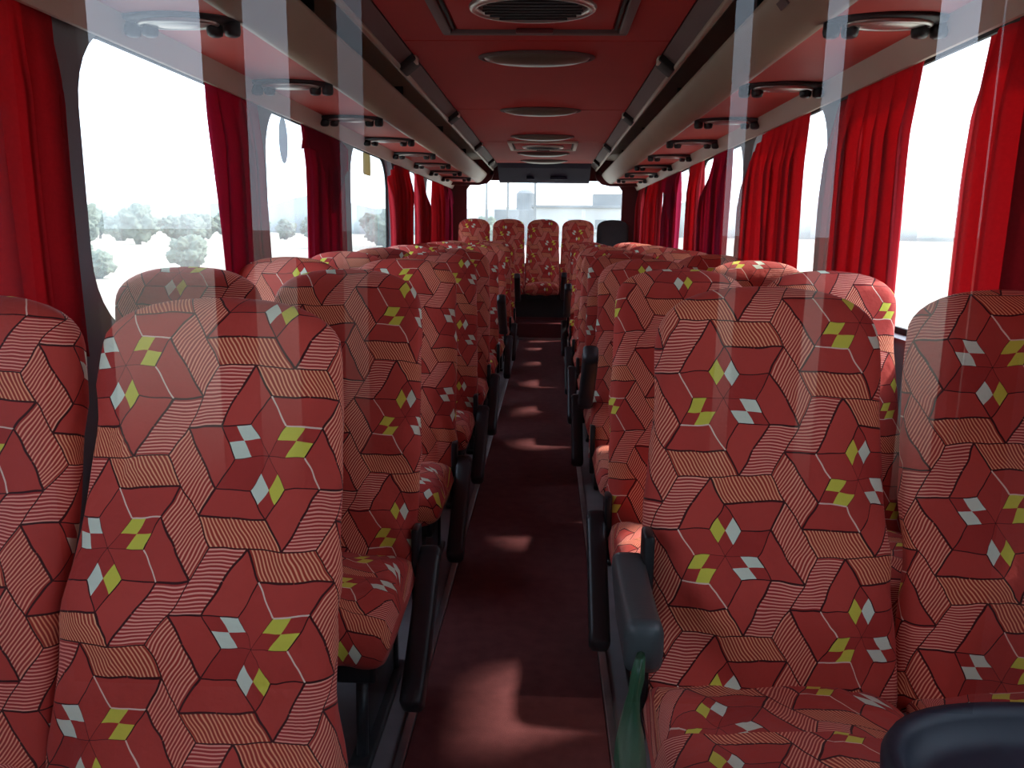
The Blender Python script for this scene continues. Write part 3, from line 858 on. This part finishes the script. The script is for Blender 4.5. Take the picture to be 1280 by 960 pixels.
ridge('hill', [(-330, -120+i*14) for i in range(50)], 20, 2)
ridge('hill', [(-300+i*14, 420) for i in range(48)], 19, 5)
ridge('hill', [(330, -200+i*16) for i in range(45)], 12, 8)
def crown_bm(seed, w, h):
    bm = bmesh.new(); bmesh.ops.create_icosphere(bm, subdivisions=5, radius=1)
    for v in bm.verts:
        p = v.co.copy(); d = .78+.34*noise.fractal(p*1.7+Vector((seed*5, 0, 0)), .9, 2, 4)+.12*noise.noise(p*9+Vector((seed, 2, 1)))
        v.co = Vector((p.x*d*w, p.y*d*w, h*.62+p.z*d*h*.45))
    return bm
TR = {}
def tree(x, y, k, sc_, label, group):
    if k in TR:
        t = copy_tree(TR[k]); t['label'] = label
    else:
        t = thing('tree', label, 'tree', group=group)
        obj('crown', crown_bm(k, 2.2+.3*k, 5.0), M_['leaf'], t)
        bm = bmesh.new(); tube(bm, [(0, 0, -.3), (.08, .05, 1.2), (0, .1, 2.4)], [.22, .17, .12]); obj('trunk', bm, M_['bark'], t)
        TR[k] = t; learn()
    t.name = 'shrub' if 'shrub' in label else 'tree'; t['category'] = t.name.split('.')[0]
    t['group'] = group; t.location = (x, y, GZ-(1.5*sc_ if t.name.startswith('shrub') else .9)); t.scale = (sc_,)*3; t.rotation_euler = (0, 0, x*1.7+y)
random.seed(3)
for k in range(36):
    row, c = k % 3, k//3
    tree(-52-row*14-random.uniform(0, 3), 16+c*15+row*5+random.uniform(-1.5, 1.5), k % 3, random.uniform(1.0, 1.25), 'hazy pale green tree in the belt beyond the left windows', 'trees beyond the left windows')
for k in range(9):
    tree(-27+k*2.6, 96+(k*2 % 3)*11, k % 3, random.uniform(.9, 1.15), 'hazy grey green tree in the yard behind the rear window', 'trees behind the rear window')
for k in range(15):
    t = tree(-22-(k % 3)*9, 8+k*3.4, (k+1) % 3, random.uniform(.35, .55), 'low bleached shrub in the field beyond the left windows', 'shrubs beyond the left windows')
for k in range(5):
    tree(50+random.uniform(0, 20), 22+k*13, k % 3, random.uniform(.7, 1.0), 'bleached tree beyond the right windows', 'trees beyond the right windows')
# low white building with a roof box, seen through the rear window on the right
t = thing('building', 'low white building with a box on its flat roof, right half of the rear window', 'building', (5.2, 126, GZ))
bm = bmesh.new(); box(bm, (0, 0, 2.9), (15, 9, 5.8)); obj('wall', bm, M_['plaster'], t, False)
bm = bmesh.new(); box(bm, (0, 0, 5.95), (15.6, 9.6, .4), .05); obj('roof', bm, M_['concrete'], t, False)
bm = bmesh.new(); box(bm, (3.5, -1, 7.0), (4.2, 3, 1.9), .05); obj('roof_box', bm, M_['concrete'], t, False)
for x in (-5.5, -1.5, 2.5, 5.8):
    bm = bmesh.new(); box(bm, (x, -4.52, 3.4), (1.7, .08, 1.4), .02); obj('window', bm, M_['concrete'], t, False)
bm = bmesh.new(); box(bm, (1.5, -4.7, 2.35), (11, .5, .25), .03); obj('ledge', bm, M_['plaster'], t, False)
t = thing('water_tower', 'grey water tank on a block house behind the trees, rear window left of centre', 'water tower', (-4.1, 140, GZ))
bm = bmesh.new(); box(bm, (0, 0, 2.9), (10, 7, 5.8), .05); obj('block_house', bm, M_['concrete'], t, False)
bm = bmesh.new(); loft(bm, [[(r_*math.cos(2*math.pi*k/24), r_*math.sin(2*math.pi*k/24), z) for k in range(24)] for r_, z in ((1.5, 5.7), (1.5, 8.6), (1.1, 9.0), (.3, 9.3))]); obj('tank', bm, M_['concrete'], t, False)
def pole(x, y, h, label):
    t = thing('utility_pole', label, 'pole', (x, y, GZ), group='poles behind the rear window')
    bm = bmesh.new(); tube(bm, [(0, 0, -.2), (0, 0, h)], [.13, .09]); obj('mast', bm, M_['concrete'], t)
    bm = bmesh.new(); box(bm, (0, 0, h-.4), (1.2, .1, .1), .02); obj('crossarm', bm, M_['concrete'], t, False)
pole(-5.7, 75, 12, 'thin grey pole in the rear window, leftmost of the three')
pole(-3.6, 72, 12, 'thin grey pole in the rear window, middle of the three')
pole(-1.1, 66, 12, 'thin grey pole in the rear window, rightmost of the three')

# ------------------------------------------------------------------ light, sky, camera
w = bpy.data.worlds.new('sky'); sc.world = w; w.use_nodes = True
T = NT(w); bg = T.n['Background']
tc = T.new('ShaderNodeTexCoord'); sp = T.new('ShaderNodeSeparateXYZ'); T.l.new(tc.outputs['Generated'], sp.inputs[0])
f = T.m('POWER', T.m('MAXIMUM', sp.outputs[2], 0.0), .45)
T.l.new(T.mix(f, (.80, .90, 1.0, 1), (.55, .74, 1.0, 1)), bg.inputs[0]); bg.inputs[1].default_value = SKY = 3.2
L = bpy.data.lights.new('sun', 'SUN'); L.energy = 5; L.angle = R(4); L.color = (1, .95, .86)
so = bpy.data.objects.new('sun', L); C.objects.link(so)
el, az = R(50), R(23)      # comes from the right of the coach
d = Vector((math.cos(el)*math.cos(az), math.cos(el)*math.sin(az), math.sin(el)))
so.rotation_euler = d.to_track_quat('Z', 'Y').to_euler(); so.location = d*30

cam = bpy.data.cameras.new('camera'); co = bpy.data.objects.new('camera', cam); C.objects.link(co); sc.camera = co
cam.sensor_fit = 'HORIZONTAL'; cam.sensor_width = 36; F = 1000; cam.lens = 36*F/1280; cam.clip_start = .02; cam.clip_end = 3000
VX, VY = 44/F, 192/F
p = math.atan(VY); psi = math.asin(VX*math.cos(p)/math.sqrt(1+(VX*math.cos(p))**2))
fw = Vector((-math.sin(psi)*math.cos(p), math.cos(psi)*math.cos(p), -math.sin(p)))
rt = Vector((math.cos(psi), math.sin(psi), 0)); upv = rt.cross(fw)
Mx = Matrix((rt, upv, -fw)).transposed() @ Matrix.Rotation(R(.7), 3, 'Z')
co.matrix_world = Matrix.Translation((.07, 0, CZ)) @ Mx.to_4x4()

sc.view_settings.view_transform = 'Standard'; sc.view_settings.look = 'None'
sc.view_settings.gamma = 1; sc.view_settings.use_curve_mapping = False
sc.view_settings.exposure = .6
sc.cycles.max_bounces = 10; sc.cycles.diffuse_bounces = 6; sc.cycles.transparent_max_bounces = 16; sc.cycles.transmission_bounces = 6
sc.cycles.use_denoising = True; sc.cycles.sample_clamp_indirect = 8
